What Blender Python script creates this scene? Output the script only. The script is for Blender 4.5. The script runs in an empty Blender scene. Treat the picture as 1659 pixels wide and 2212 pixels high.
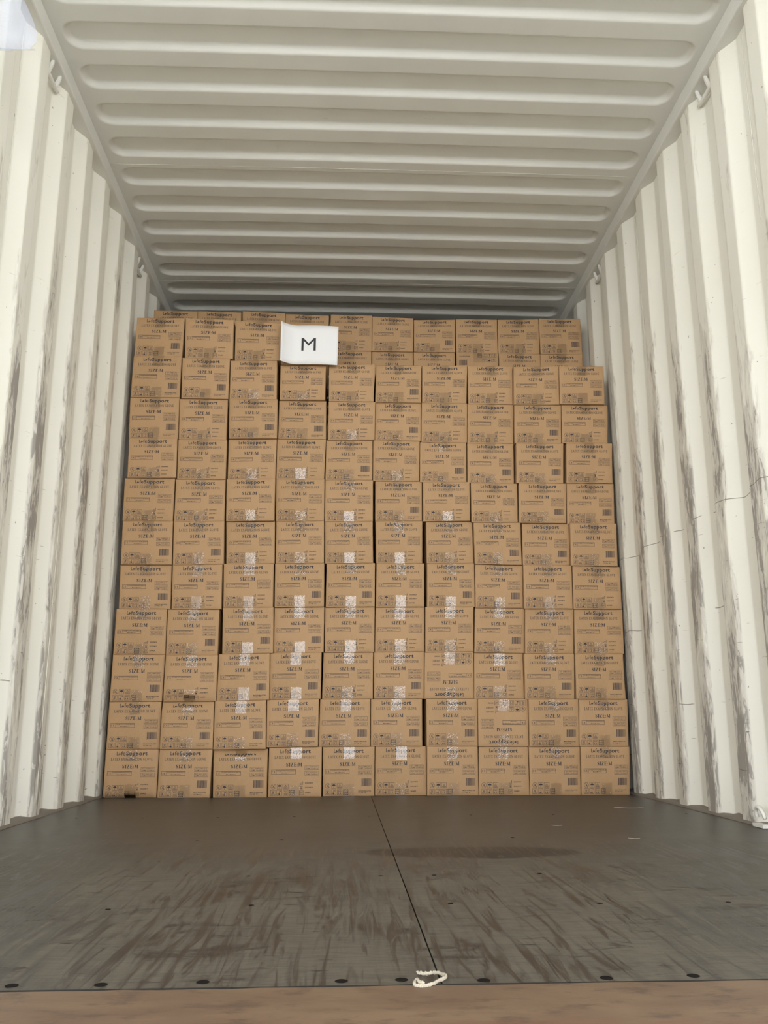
import bpy, math, random
import numpy as np
from mathutils import Matrix, Vector

random.seed(11)
scene = bpy.context.scene
COL = scene.collection

# ------------------------------------------------------------------ camera
F_PX = 1921.46                       # focal length in pixels of the 1659 x 2212 frame
cam_data = bpy.data.cameras.new('camera')
cam = bpy.data.objects.new('camera', cam_data)
COL.objects.link(cam)
pitch, yaw, roll = math.radians(13.1644), math.radians(2.6408), math.radians(-0.1235)
fwd = Vector((math.sin(yaw) * math.cos(pitch), math.cos(yaw) * math.cos(pitch), math.sin(pitch)))
right0 = Vector((math.cos(yaw), -math.sin(yaw), 0))
up0 = right0.cross(fwd)
right = right0 * math.cos(roll) + up0 * math.sin(roll)
up = right.cross(fwd)
M = Matrix((right, up, -fwd)).transposed().to_4x4()
M.translation = Vector((-0.1285, 0.0, 0.3246))
cam.matrix_world = M
cam_data.sensor_fit = 'VERTICAL'
cam_data.sensor_height = 36.0
cam_data.lens = 36.0 * F_PX / 2212.0
cam_data.clip_start = 0.05
scene.camera = cam

# ------------------------------------------------------------------ daylight
world = bpy.data.worlds.new('overcast_sky')
scene.world = world
world.use_nodes = True
wn = world.node_tree.nodes
wn['Background'].inputs['Color'].default_value = (0.97, 0.985, 1.0, 1)
wn['Background'].inputs['Strength'].default_value = 7.9

scene.view_settings.view_transform = 'Standard'
scene.view_settings.look = 'None'
scene.view_settings.gamma = 1.0
scene.view_settings.use_curve_mapping = False
scene.view_settings.exposure = 0.0
scene.cycles.max_bounces = 8
scene.cycles.diffuse_bounces = 5
scene.cycles.glossy_bounces = 3
scene.cycles.transparent_max_bounces = 6
scene.cycles.caustics_reflective = False
scene.cycles.caustics_refractive = False

# ------------------------------------------------------------------ dimensions (metres)
HW = 1.176          # half the width between the inner faces of the side walls
DEPTH = 0.036       # depth of the side wall corrugation
RAIL_B, RAIL_T, OV = 2.6176, 2.6832, 0.0185
Y_DOOR, Y_FLOOR, Y_END = 1.02, 1.222, 6.95
PITCH = 0.278

# ------------------------------------------------------------------ helpers
def mesh_obj(name, verts, faces, mat=None, parent=None, smooth=False):
    me = bpy.data.meshes.new(name)
    me.from_pydata([tuple(v) for v in verts], [], [tuple(f) for f in faces])
    me.update()
    if smooth:
        me.polygons.foreach_set('use_smooth', [True] * len(me.polygons))
    if mat:
        me.materials.append(mat)
    o = bpy.data.objects.new(name, me)
    COL.objects.link(o)
    if parent:
        o.parent = parent
    return o

def empty(name, loc=(0, 0, 0)):
    o = bpy.data.objects.new(name, None)
    o.empty_display_size = 0.05
    o.location = loc
    COL.objects.link(o)
    return o

def tag(o, label, cat, group=None):
    o['label'] = label
    o['category'] = cat
    if group:
        o['group'] = group
    return o

def structure(o):
    o['kind'] = 'structure'
    return o

def smoothstep(a, b, x):
    t = np.clip((x - a) / (b - a), 0, 1)
    return t * t * (3 - 2 * t)

class MB:
    """collects boxes and tubes into one mesh"""
    def __init__(self):
        self.v, self.f = [], []
    def add(self, vs, fs):
        n = len(self.v)
        self.v += [tuple(p) for p in vs]
        self.f += [tuple(i + n for i in f) for f in fs]
        return self
    def box(self, x0, x1, y0, y1, z0, z1):
        vs = [(x, y, z) for z in (z0, z1) for y in (y0, y1) for x in (x0, x1)]
        return self.add(vs, [(0, 2, 3, 1), (4, 5, 7, 6), (0, 1, 5, 4), (2, 6, 7, 3), (0, 4, 6, 2), (1, 3, 7, 5)])
    def tube(self, pts, rad, seg=8, cap=True):
        pts = [Vector(p) for p in pts]
        rads = rad if isinstance(rad, (list, tuple)) else [rad] * len(pts)
        rings = []
        nrm = None
        for i, p in enumerate(pts):
            t = (pts[min(i + 1, len(pts) - 1)] - pts[max(i - 1, 0)]).normalized()
            if nrm is None:
                a = Vector((0, 0, 1)) if abs(t.z) < 0.9 else Vector((1, 0, 0))
                nrm = t.cross(a).normalized()
            nrm = (nrm - t * nrm.dot(t)).normalized()
            b = t.cross(nrm)
            rings.append([p + (nrm * math.cos(k * math.tau / seg) + b * math.sin(k * math.tau / seg)) * rads[i] for k in range(seg)])
        vs = [q for r in rings for q in r]
        fs = []
        for i in range(len(pts) - 1):
            for k in range(seg):
                fs.append((i * seg + k, i * seg + (k + 1) % seg, (i + 1) * seg + (k + 1) % seg, (i + 1) * seg + k))
        if cap:
            fs.append(tuple(range(seg))[::-1])
            fs.append(tuple((len(pts) - 1) * seg + k for k in range(seg)))
        return self.add(vs, fs)
    def build(self, name, mat=None, parent=None, smooth=False):
        return mesh_obj(name, self.v, self.f, mat, parent, smooth)

# ------------------------------------------------------------------ materials
def new_mat(name):
    m = bpy.data.materials.new(name)
    m.use_nodes = True
    nt = m.node_tree
    b = nt.nodes['Principled BSDF']
    return m, nt, b

class NG:
    """tiny node-graph writer"""
    def __init__(self, nt):
        self.nt = nt
        self.co = nt.nodes.new('ShaderNodeNewGeometry').outputs['Position']
    def val(self, x):
        return x
    def link(self, a, sock):
        if isinstance(a, (int, float)):
            sock.default_value = a
        elif isinstance(a, (tuple, list)):
            sock.default_value = tuple(a) if len(a) == len(sock.default_value) else tuple(a) + (1,)
        else:
            self.nt.links.new(a, sock)
    def math(self, op, a, b=0.0, c=None, clamp=False):
        n = self.nt.nodes.new('ShaderNodeMath'); n.operation = op; n.use_clamp = clamp
        self.link(a, n.inputs[0]); self.link(b, n.inputs[1])
        if c is not None:
            self.link(c, n.inputs[2])
        return n.outputs[0]
    def scale(self, v, s):
        n = self.nt.nodes.new('ShaderNodeVectorMath'); n.operation = 'MULTIPLY'
        self.link(v, n.inputs[0]); n.inputs[1].default_value = s
        return n.outputs[0]
    def shift(self, v, s):
        n = self.nt.nodes.new('ShaderNodeVectorMath'); n.operation = 'ADD'
        self.link(v, n.inputs[0]); n.inputs[1].default_value = s
        return n.outputs[0]
    def noise(self, v, scale=1.0, detail=3.0, rough=0.55, dist=0.0):
        n = self.nt.nodes.new('ShaderNodeTexNoise')
        self.link(v, n.inputs['Vector'])
        n.inputs['Scale'].default_value = scale
        n.inputs['Detail'].default_value = detail
        n.inputs['Roughness'].default_value = rough
        n.inputs['Distortion'].default_value = dist
        return n.outputs['Fac']
    def ramp(self, f, lo, hi, a=0.0, b=1.0):
        n = self.nt.nodes.new('ShaderNodeMapRange')
        n.interpolation_type = 'SMOOTHSTEP'
        self.link(f, n.inputs['Value'])
        n.inputs['From Min'].default_value = lo; n.inputs['From Max'].default_value = hi
        n.inputs['To Min'].default_value = a; n.inputs['To Max'].default_value = b
        return n.outputs['Result']
    def mix(self, f, a, b):
        n = self.nt.nodes.new('ShaderNodeMix'); n.data_type = 'RGBA'
        self.link(f, n.inputs[0]); self.link(a, n.inputs[6]); self.link(b, n.inputs[7])
        return n.outputs[2]
    def sep(self, v):
        n = self.nt.nodes.new('ShaderNodeSeparateXYZ'); self.link(v, n.inputs[0])
        return n.outputs
    def bump(self, height, strength, dist):
        n = self.nt.nodes.new('ShaderNodeBump')
        n.inputs['Strength'].default_value = strength
        n.inputs['Distance'].default_value = dist
        self.link(height, n.inputs['Height'])
        return n.outputs['Normal']
    def objrand(self):
        return self.nt.nodes.new('ShaderNodeObjectInfo').outputs['Random']
    def objco(self):
        return self.nt.nodes.new('ShaderNodeTexCoord').outputs['Object']

def plain(name, color, rough=0.6, metal=0.0):
    m, nt, b = new_mat(name)
    b.inputs['Base Color'].default_value = tuple(color) + (1,)
    b.inputs['Roughness'].default_value = rough
    b.inputs['Metallic'].default_value = metal
    return m

PAINT = (0.860, 0.848, 0.765)

def make_wall_paint():
    m, nt, b = new_mat('scuffed_cream_paint')
    g = NG(nt)
    s = g.sep(g.co)
    ax = g.math('ABSOLUTE', s['X'])
    # the proud ribs take the scuffs of the cargo
    proud = g.ramp(ax, HW + 0.012, HW + 0.005)
    low = g.ramp(s['Z'], 2.45, 1.2, -0.10, 0.07)
    patch = g.noise(g.shift(g.scale(g.co, (2.0, 11.0, 2.6)), (3.1, 7.7, 1.9)), 1.0, 4.0, 0.65, 0.5)
    streak = g.noise(g.scale(g.co, (1.0, 44.0, 9.0)), 1.0, 4.0, 0.7, 1.3)
    both = g.math('ADD', g.math('ADD', g.math('MULTIPLY', patch, 0.72), g.math('MULTIPLY', streak, 0.28)), low)
    wear = g.math('MULTIPLY', g.ramp(both, 0.475, 0.56), proud)
    dark = g.math('MULTIPLY', g.ramp(g.math('ADD', both, g.math('MULTIPLY', streak, 0.25)), 0.70, 0.77), proud)
    # specks, short scratches, and the long gouge the cargo left along the right wall
    speck = g.ramp(g.noise(g.scale(g.co, (62.0, 66.0, 58.0)), 1.0, 1.0, 0.5), 0.775, 0.81)
    wob = g.noise(g.scale(g.co, (1.0, 5.0, 1.5)), 1.0, 2.0, 0.6)
    side = g.ramp(s['X'], 1.0, 1.1)
    gouge = 0.0
    for z0, th in ((1.055, 0.40), (0.716, 0.60), (0.385, 0.56), (0.165, 0.57)):
        d = g.math('ABSOLUTE', g.math('SUBTRACT', g.math('SUBTRACT', s['Z'], z0), g.math('MULTIPLY', g.math('SUBTRACT', wob, 0.5), 0.05)))
        gate = g.ramp(g.noise(g.shift(g.scale(g.co, (0.0, 6.5, 0.0)), (z0 * 9, 0, z0)), 1.0, 1.0), th, th + 0.03)
        line = g.math('MULTIPLY', g.math('MULTIPLY', g.ramp(d, 0.0018, 0.0008), gate), side)
        gouge = line if gouge == 0.0 else g.math('MAXIMUM', gouge, line)
    scr = g.noise(g.scale(g.co, (4.0, 16.0, 150.0)), 1.0, 1.0, 0.6, 0.4)
    scratch = g.math('MULTIPLY', g.ramp(scr, 0.745, 0.79), g.ramp(s['Z'], 1.5, 0.3, 0.2, 0.8))
    base = g.mix(g.ramp(wob, 0.35, 0.7, 0.0, 0.6), PAINT, (0.830, 0.810, 0.710))
    c = g.mix(g.math('MULTIPLY', wear, 0.42), base, (0.44, 0.40, 0.35))
    c = g.mix(g.math('MULTIPLY', dark, 0.62), c, (0.150, 0.130, 0.115))
    c = g.mix(g.math('MULTIPLY', speck, 0.7), c, (0.22, 0.20, 0.18))
    c = g.mix(g.math('MAXIMUM', g.math('MULTIPLY', gouge, 0.85), scratch), c, (0.16, 0.13, 0.105))
    g.link(c, b.inputs['Base Color'])
    g.link(g.ramp(wear, 0, 1, 0.42, 0.65), b.inputs['Roughness'])
    return m

def make_roof_paint():
    m, nt, b = new_mat('cream_roof_paint')
    g = NG(nt)
    c = g.mix(g.ramp(g.noise(g.co, 2.0, 4.0, 0.6), 0.3, 0.7), (0.725, 0.728, 0.685), (0.765, 0.768, 0.72))
    scr = g.noise(g.scale(g.co, (26.0, 90.0, 1.0)), 1.0, 2.0, 0.6, 1.2)
    k = g.math('MULTIPLY', g.ramp(scr, 0.70, 0.76), g.ramp(g.noise(g.co, 3.1, 2.0), 0.63, 0.68))
    c = g.mix(g.math('MULTIPLY', k, 0.6), c, (0.35, 0.33, 0.30))
    g.link(c, b.inputs['Base Color'])
    b.inputs['Roughness'].default_value = 0.45
    g.link(g.bump(g.noise(g.co, 9.0, 2.0), 0.12, 0.003), b.inputs['Normal'])
    return m

def make_floor_wood():
    m, nt, b = new_mat('worn_brown_plywood')
    g = NG(nt)
    s = g.sep(g.co)
    grain = g.noise(g.scale(g.co, (10.0, 64.0, 1.0)), 1.0, 4.0, 0.7, 1.6)         # veneer grain runs across
    drag = g.noise(g.scale(g.co, (58.0, 4.2, 1.0)), 1.0, 4.0, 0.7, 0.9)         # drag marks run lengthwise
    blot = g.noise(g.scale(g.co, (2.4, 2.1, 1.0)), 1.0, 4.0, 0.62, 0.6)
    film = g.mix(g.ramp(blot, 0.3, 0.7), (0.054, 0.049, 0.045), (0.076, 0.069, 0.062))
    c = g.mix(g.ramp(grain, 0.36, 0.64, 0.0, 0.45), film, (0.100, 0.090, 0.076))
    # dust lies over the film in the mouth of the box, the drag marks cut through it
    near = g.ramp(g.math('ADD', s['Y'], g.math('MULTIPLY', blot, 0.9)), 3.15, 2.35)
    dust = g.math('MULTIPLY', g.ramp(g.math('ADD', g.math('MULTIPLY', drag, 0.55), g.math('MULTIPLY', blot, 0.45)), 0.66, 0.42), near)
    c = g.mix(g.math('MULTIPLY', dust, 0.85), c, (0.158, 0.143, 0.112))
    c = g.mix(g.ramp(grain, 0.38, 0.60, 0.42, 0.0), c, (0.070, 0.060, 0.049))
    smear = g.noise(g.shift(g.scale(g.co, (7.0, 19.0, 1.0)), (2.0, 5.0, 0)), 1.0, 4.0, 0.7, 0.8)
    c = g.mix(g.math('MULTIPLY', g.ramp(g.math('ADD', smear, g.math('MULTIPLY', blot, 0.35)), 0.74, 0.84), g.math('MULTIPLY', near, 0.75)), c, (0.040, 0.031, 0.026))
    cut = g.math('MULTIPLY', g.ramp(g.math('ADD', g.math('MULTIPLY', drag, 0.75), g.math('MULTIPLY', blot, 0.30)), 0.525, 0.63), near)
    c = g.mix(g.math('MULTIPLY', cut, 0.85), c, (0.036, 0.031, 0.027))
    knot = g.noise(g.shift(g.scale(g.co, (16.0, 70.0, 1.0)), (4.0, 1.0, 0)), 1.0, 1.0, 0.4)
    c = g.mix(g.math('MULTIPLY', g.ramp(knot, 0.73, 0.78), 0.8), c, (0.020, 0.015, 0.012))
    scr = g.noise(g.scale(g.co, (60.0, 9.0, 1.0)), 1.0, 1.0, 0.6, 1.8)
    c = g.mix(g.math('MULTIPLY', g.ramp(scr, 0.68, 0.76), 0.30), c, (0.20, 0.18, 0.145))
    # an old stain spreading right of the seam
    dx = g.math('DIVIDE', g.math('SUBTRACT', s['X'], 0.20), 0.27)
    dy = g.math('DIVIDE', g.math('SUBTRACT', s['Y'], 2.36), 0.10)
    rr = g.math('ADD', g.math('MULTIPLY', dx, dx), g.math('MULTIPLY', dy, dy))
    rr = g.math('ADD', rr, g.math('MULTIPLY', g.math('SUBTRACT', blot, 0.5), 2.0))
    stain = g.ramp(rr, 1.05, 0.75)
    c = g.mix(g.math('MULTIPLY', stain, 0.75), c, (0.034, 0.025, 0.021))
    g.link(c, b.inputs['Base Color'])
    g.link(g.ramp(g.math('SUBTRACT', dust, cut), -0.5, 1, 0.36, 0.60), b.inputs['Roughness'])
    g.link(g.ramp(near, 0, 1, 0.40, 0.20), b.inputs['Specular IOR Level'])
    g.link(g.bump(g.math('ADD', g.math('MULTIPLY', grain, 0.5), drag), 0.12, 0.003), b.inputs['Normal'])
    return m

def make_sill():
    m, nt, b = new_mat('rusty_red_sill_steel')
    g = NG(nt)
    n1 = g.noise(g.scale(g.co, (3.5, 9.0, 3.0)), 1.0, 5.0, 0.65, 0.5)
    n2 = g.noise(g.scale(g.co, (14.0, 30.0, 8.0)), 1.0, 4.0, 0.7)
    c = g.mix(g.ramp(n1, 0.35, 0.62), (0.205, 0.136, 0.082), (0.160, 0.100, 0.062))
    c = g.mix(g.ramp(n2, 0.50, 0.68, 0, 0.75), c, (0.095, 0.058, 0.040))
    s = g.sep(g.co)
    edge = g.math('MULTIPLY', g.ramp(s['Y'], 1.10, 1.05), g.ramp(n1, 0.45, 0.60))
    c = g.mix(g.math('MULTIPLY', edge, 0.55), c, (0.21, 0.065, 0.036))
    g.link(c, b.inputs['Base Color'])
    b.inputs['Roughness'].default_value = 0.55
    g.link(g.bump(n2, 0.3, 0.002), b.inputs['Normal'])
    return m

def make_card():
    m, nt, b = new_mat('brown_corrugated_card')
    g = NG(nt)
    oc = g.objco()
    fib = g.noise(g.scale(oc, (260.0, 260.0, 90.0)), 1.0, 3.0, 0.6)
    soft = g.noise(oc, 6.0, 3.0, 0.5)
    c = g.mix(g.ramp(soft, 0.3, 0.7), (0.415, 0.256, 0.126), (0.455, 0.284, 0.144))
    c = g.mix(g.ramp(fib, 0.35, 0.7, 0.0, 0.35), c, (0.35, 0.215, 0.096))
    rnd = g.ramp(g.objrand(), 0.0, 1.0, 0.0, 0.45)
    c = g.mix(rnd, c, (0.465, 0.288, 0.148))
    g.link(c, b.inputs['Base Color'])
    b.inputs['Roughness'].default_value = 0.72
    g.link(g.bump(g.noise(g.scale(oc, (3.0, 3.0, 130.0)), 1.0, 2.0), 0.06, 0.001), b.inputs['Normal'])
    return m

def make_tape():
    m = bpy.data.materials.new('clear_packing_tape')
    m.use_nodes = True
    nt = m.node_tree
    nt.nodes.clear()
    g = NG(nt)
    out = nt.nodes.new('ShaderNodeOutputMaterial')
    tr = nt.nodes.new('ShaderNodeBsdfTransparent')
    tr.inputs['Color'].default_value = (0.962, 0.945, 0.912, 1)
    gl = nt.nodes.new('ShaderNodeBsdfGlossy')
    gl.inputs['Roughness'].default_value = 0.07
    gl.inputs['Color'].default_value = (1, 1, 1, 1)
    fr = nt.nodes.new('ShaderNodeFresnel')
    fr.inputs['IOR'].default_value = 1.62
    mx = nt.nodes.new('ShaderNodeMixShader')
    oc = g.objco()
    crink = g.math('ADD', g.noise(g.scale(oc, (120.0, 120.0, 80.0)), 1.0, 3.0, 0.6, 1.0), g.math('MULTIPLY', g.noise(oc, 26.0, 2.0), 1.2))
    nrm = g.bump(crink, 0.60, 0.002)
    nt.links.new(nrm, gl.inputs['Normal'])
    nt.links.new(fr.outputs[0], mx.inputs[0])
    nt.links.new(tr.outputs[0], mx.inputs[1])
    nt.links.new(gl.outputs[0], mx.inputs[2])
    nt.links.new(mx.outputs[0], out.inputs['Surface'])
    return m

MAT_WALL = make_wall_paint()
MAT_ROOF = make_roof_paint()
MAT_RAIL = plain('cream_rail_paint', (0.72, 0.72, 0.675), 0.45)
MAT_FLOOR = make_floor_wood()
MAT_SILL = make_sill()
MAT_CARD = make_card()
MAT_TAPE = make_tape()
MAT_INK = plain('blue_black_ink', (0.040, 0.037, 0.045), 0.75)
MAT_INK2 = plain('thin_print_ink', (0.085, 0.070, 0.066), 0.75)
MAT_PAPER = plain('white_copy_paper', (0.82, 0.82, 0.82), 0.75)
MAT_TONER = plain('black_toner', (0.03, 0.03, 0.033), 0.7)
MAT_SEAL = plain('grey_sealant', (0.20, 0.175, 0.15), 0.6)
MAT_DARK = plain('dark_underfloor', (0.012, 0.011, 0.010), 0.9)
MAT_WELD = plain('pale_weld_bead', (0.78, 0.77, 0.70), 0.35)
MAT_RING = plain('white_painted_steel', (0.78, 0.775, 0.73), 0.35)
MAT_SCREW = plain('dark_screw_steel', (0.012, 0.010, 0.009), 0.9, 0.0)
MAT_SCREW.node_tree.nodes['Principled BSDF'].inputs['Specular IOR Level'].default_value = 0.08
MAT_ROPE = plain('white_cotton_string', (0.42, 0.375, 0.295), 0.9)
MAT_YARD = plain('grey_concrete_yard', (0.30, 0.29, 0.27), 0.9)
MAT_ADDED_CANOPY = plain('grey_added_canopy_sheet', (0.25, 0.25, 0.25), 0.8)

# ------------------------------------------------------------------ the container shell
def wall_profile(phase, sgn):
    """plan outline of the corrugation: list of (x, y) with eased corners, from door to end"""
    sl, inner = 0.066, 0.078
    outer = PITCH - 2 * sl - inner
    raw = []
    k0 = int((Y_DOOR - phase) / PITCH) - 1
    y = phase + k0 * PITCH
    while y < Y_END + PITCH:
        raw += [(HW, y), (HW, y + inner), (HW + DEPTH, y + inner + sl), (HW + DEPTH, y + inner + sl + outer)]
        y += PITCH
    pts = []
    r = 0.0055
    for i in range(1, len(raw) - 1):
        a, b, c = (np.array(raw[j]) for j in (i - 1, i, i + 1))
        u = (a - b) / np.linalg.norm(a - b)
        w = (c - b) / np.linalg.norm(c - b)
        p0, p2 = b + u * r, b + w * r
        pts += [p0, 0.25 * p0 + 0.5 * b + 0.25 * p2, p2]
    pts = [p for p in pts if Y_DOOR <= p[1] <= Y_END]
    return [(sgn * p[0], p[1]) for p in pts]

def side_wall(name, phase, sgn, seed):
    prof = wall_profile(phase, sgn)
    zs = np.concatenate([np.linspace(0.004, 1.3, 40), np.linspace(1.36, RAIL_B + 0.003, 16)])
    rnd = np.random.RandomState(seed)
    dents = [(rnd.uniform(1.6, 4.3), rnd.uniform(0.05, 1.2), rnd.uniform(0.03, 0.09), rnd.uniform(0.03, 0.12), rnd.uniform(-0.006, 0.007)) for _ in range(34)]
    vs, fs = [], []
    n = len(prof)
    for z in zs:
        for (x, y) in prof:
            d = 0.0015 * math.sin(3.1 * z + 5.3 * y)
            for (dy, dz, wy, wz, a) in dents:
                d += a * math.exp(-((y - dy) / wy) ** 2 - ((z - dz) / wz) ** 2)
            vs.append((x + sgn * max(d, -0.004) if abs(x) > HW + 0.004 else x + sgn * max(d, -0.0005), y, z))
    for j in range(len(zs) - 1):
        for i in range(n - 1):
            q = (j * n + i, j * n + i + 1, (j + 1) * n + i + 1, (j + 1) * n + i)
            fs.append(q if sgn < 0 else q[::-1])
    o = structure(mesh_obj(name, vs, fs, MAT_WALL))
    # outer sheet edge: a thin skin keeps daylight out and gives the wall its thickness
    MB().box(min(sgn * (HW + DEPTH + 0.012), sgn * (HW + DEPTH + 0.02)), max(sgn * (HW + DEPTH + 0.012), sgn * (HW + DEPTH + 0.02)), Y_DOOR, Y_END, -0.12, 2.75).build('outer_skin', MAT_RAIL, o)
    return o

wall_l = side_wall('wall_left', 2.660, -1, 3)
wall_r = side_wall('wall_right', 2.634, 1, 8)

# welds and gouges on the walls
def weld(parent, x, y, z0, z1, r=0.0022):
    pts = [(x + random.uniform(-.0003, .0003), y + random.uniform(-.0004, .0004), z0 + (z1 - z0) * i / 14) for i in range(15)]
    MB().tube(pts, [r * random.uniform(0.6, 0.9) for _ in pts], 6).build('weld_bead', MAT_WELD, parent, True)
weld(wall_r, HW + DEPTH - 0.001, 2.634 - 0.066 - 0.040, 1.9, 2.60)
weld(wall_r, HW + DEPTH - 0.001, 2.634 + 4 * PITCH - 0.066 - 0.030, 1.7, 2.60)
weld(wall_l, -HW + 0.001, 2.660 + 2 * PITCH + 0.030, 0.05, 1.40, 0.0010)
weld(wall_l, -HW - DEPTH + 0.001, 2.660 - PITCH + 0.2, 1.9, 2.60, 0.0012)

# scuffed base angle where the floor meets each wall
def base_trim(name, sgn):
    rnd = np.random.RandomState(4 if sgn > 0 else 5)
    n = 160
    ys = np.linspace(Y_FLOOR, Y_END, n)
    vs, fs = [], []
    for i, yy in enumerate(ys):
        a = 0.008 + 0.005 * rnd.rand()
        b = 0.004 * rnd.rand()
        for (x, z) in ((HW - 0.010 - b, 0.0008), (HW - 0.004, 0.004 + 0.3 * a), (HW + 0.012, a), (HW + DEPTH + 0.006, a * 1.5)):
            vs.append((sgn * x, yy, z))
    for i in range(n - 1):
        for k in range(3):
            q = (i * 4 + k, i * 4 + k + 1, (i + 1) * 4 + k + 1, (i + 1) * 4 + k)
            fs.append(q if sgn > 0 else q[::-1])
    return structure(mesh_obj(name, vs, fs, MAT_SEAL, None, True))
base_trim('baseboard_left', -1)
base_trim('baseboard_right', 1)

# top side rails
def top_rail(name, sgn):
    xs = sorted((sgn * (HW - OV), sgn * (HW + DEPTH + 0.02)))
    b = 0.006
    x_in = sgn * (HW - OV)
    o = MB()
    prof = [(x_in + sgn * b, RAIL_B), (x_in + sgn * b * .3, RAIL_B + b * .3), (x_in, RAIL_B + b), (x_in, RAIL_T - b), (x_in + sgn * b * .3, RAIL_T - b * .3), (x_in + sgn * b, RAIL_T), (sgn * (HW + DEPTH + .02), RAIL_T), (sgn * (HW + DEPTH + .02), RAIL_B)]
    n = len(prof)
    vs = [(x, Y_DOOR, z) for x, z in prof] + [(x, Y_END, z) for x, z in prof]
    fs = [(i, (i + 1) % n, n + (i + 1) % n, n + i) for i in range(n)] + [tuple(range(n)), tuple(range(n, 2 * n))[::-1]]
    return structure(o.add(vs, fs).build(name, MAT_RAIL))
rail_l = top_rail('trim_1', -1)
rail_r = top_rail('trim_2', 1)

# roof: die-stamped sheets, five pressed ribs each
ceiling = structure(MB().box(-HW - .055, HW + .055, Y_DOOR, Y_END, 2.735, 2.745).build('ceiling', MAT_RAIL))
RIB0, RIBP, RIBW, RIBL, RIBD = 2.655, 0.2098, 0.134, 1.131, 0.0215
def roof_z(x, y):
    k = np.floor((y - (RIB0 - (RIBP - RIBW) / 2)) / RIBP)
    yc = RIB0 + k * RIBP + RIBW / 2
    rad = 0.058
    qx = np.abs(x) - (RIBL - rad)
    qy = np.abs(y - yc) - (RIBW / 2 - rad)
    sd = np.minimum(np.maximum(qx, qy), 0) + np.hypot(np.maximum(qx, 0), np.maximum(qy, 0)) - rad
    z = RAIL_T - 0.002 + RIBD * smoothstep(0.0, 0.026, -sd)
    z = z + 0.005 * (1 - (x / 1.16) ** 2)
    z = z - 0.006 * np.exp(-((x - 0.03) / 0.16) ** 2 - ((y - 3.72) / 0.05) ** 2)      # a shallow dent
    return z
xr = np.concatenate([np.linspace(-1.166, -1.02, 34), np.linspace(-0.95, 0.95, 21), np.linspace(1.02, 1.166, 34)])
seams = [3.47 + 1.049 * i for i in range(-2, 4)]
edges = [Y_DOOR] + [s for s in seams if Y_DOOR < s < Y_END - .1] + [Y_END]
for a, b in zip(edges[:-1], edges[1:]):
    ys = np.linspace(a + 0.0006, b - 0.0006, max(int((b - a) / 0.0048), 8))
    XX, YY = np.meshgrid(xr, ys)
    ZZ = roof_z(XX, YY)
    n = len(xr)
    vs = np.stack([XX.ravel(), YY.ravel(), ZZ.ravel()], 1)
    ii, jj = np.meshgrid(np.arange(n - 1), np.arange(len(ys) - 1))
    q = (jj * n + ii).ravel()
    fs = np.stack([q, q + n, q + n + 1, q + 1], 1)
    mesh_obj('roof_panel', vs.tolist(), fs.tolist(), MAT_ROOF, ceiling, True)
for s in edges[1:-1]:
    pts = [(x, s, float(roof_z(np.array(x), np.array(s))) + 0.0004) for x in np.linspace(-1.157, 1.157, 40)]
    MB().tube(pts, [0.0013 * random.uniform(0.5, 1.3) for _ in pts], 6).build('roof_weld', MAT_WELD, ceiling, True)

# far end
wall_f = structure(MB().box(-HW - .055, HW + .055, Y_END, Y_END + .03, -0.12, 2.75).build('wall_front', MAT_WALL))

# floor: two sheets of plywood on a dark sub-floor, meeting on the centre line
floor = structure(MB().box(-HW - .045, HW + .045, Y_FLOOR + .002, Y_END, -0.06, -0.028).build('floor', MAT_DARK))
for (x0, x1) in ((-HW - DEPTH, -0.0011), (0.0011, HW + DEPTH)):
    e = 0.0003
    v = [(x0, Y_FLOOR, -.028), (x1, Y_FLOOR, -.028), (x1, Y_END, -.028), (x0, Y_END, -.028),
         (x0, Y_FLOOR, -e), (x1, Y_FLOOR, -e), (x1, Y_END, -e), (x0, Y_END, -e),
         (x0 + e, Y_FLOOR + e, 0), (x1 - e * .4, Y_FLOOR + e, 0), (x1 - e * .4, Y_END, 0), (x0 + e, Y_END, 0)]
    if x0 > 0:
        v[8] = (x0 + e * .4, Y_FLOOR + e, 0); v[11] = (x0 + e * .4, Y_END, 0)
    f = [(3, 2, 1, 0), (0, 1, 5, 4), (1, 2, 6, 5), (2, 3, 7, 6), (3, 0, 4, 7), (4, 5, 9, 8), (5, 6, 10, 9), (6, 7, 11, 10), (7, 4, 8, 11), (8, 9, 10, 11)]
    mesh_obj('plywood_sheet', v, f, MAT_FLOOR, floor)
# countersunk screws: a dished head in a dark ring
def screw_mesh():
    vs, fs = [], []
    seg = 14
    prof = [(0.0085, 0.0004), (0.0075, 0.0009), (0.005, 0.0006), (0.0015, 0.0005)]
    for (r, z) in prof:
        for k in range(seg):
            vs.append((r * math.cos(k * math.tau / seg), r * math.sin(k * math.tau / seg), z))
    for j in range(len(prof) - 1):
        for k in range(seg):
            fs.append((j * seg + k, j * seg + (k + 1) % seg, (j + 1) * seg + (k + 1) % seg, (j + 1) * seg + k))
    fs.append(tuple((len(prof) - 1) * seg + k for k in range(seg)))
    me = bpy.data.meshes.new('floor_screw')
    me.from_pydata(vs, [], fs); me.update(); me.materials.append(MAT_SCREW)
    return me
SCREW = screw_mesh()
spots = [(-.541, 1.245), (-.43, 1.243), (-.303, 1.248), (-.127, 1.243), (-.05, 1.245), (.055, 1.237), (.214, 1.239), (.33, 1.243)]
for yrow in (1.72, 2.03, 2.63, 3.24):
    for x in (-1.05, -.82, -.55, -.30, -.06, .07, .33, .60, .86, 1.08):
        if random.random() < 0.75:
            spots.append((x + random.uniform(-.03, .03), yrow + random.uniform(-.012, .012)))
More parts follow.
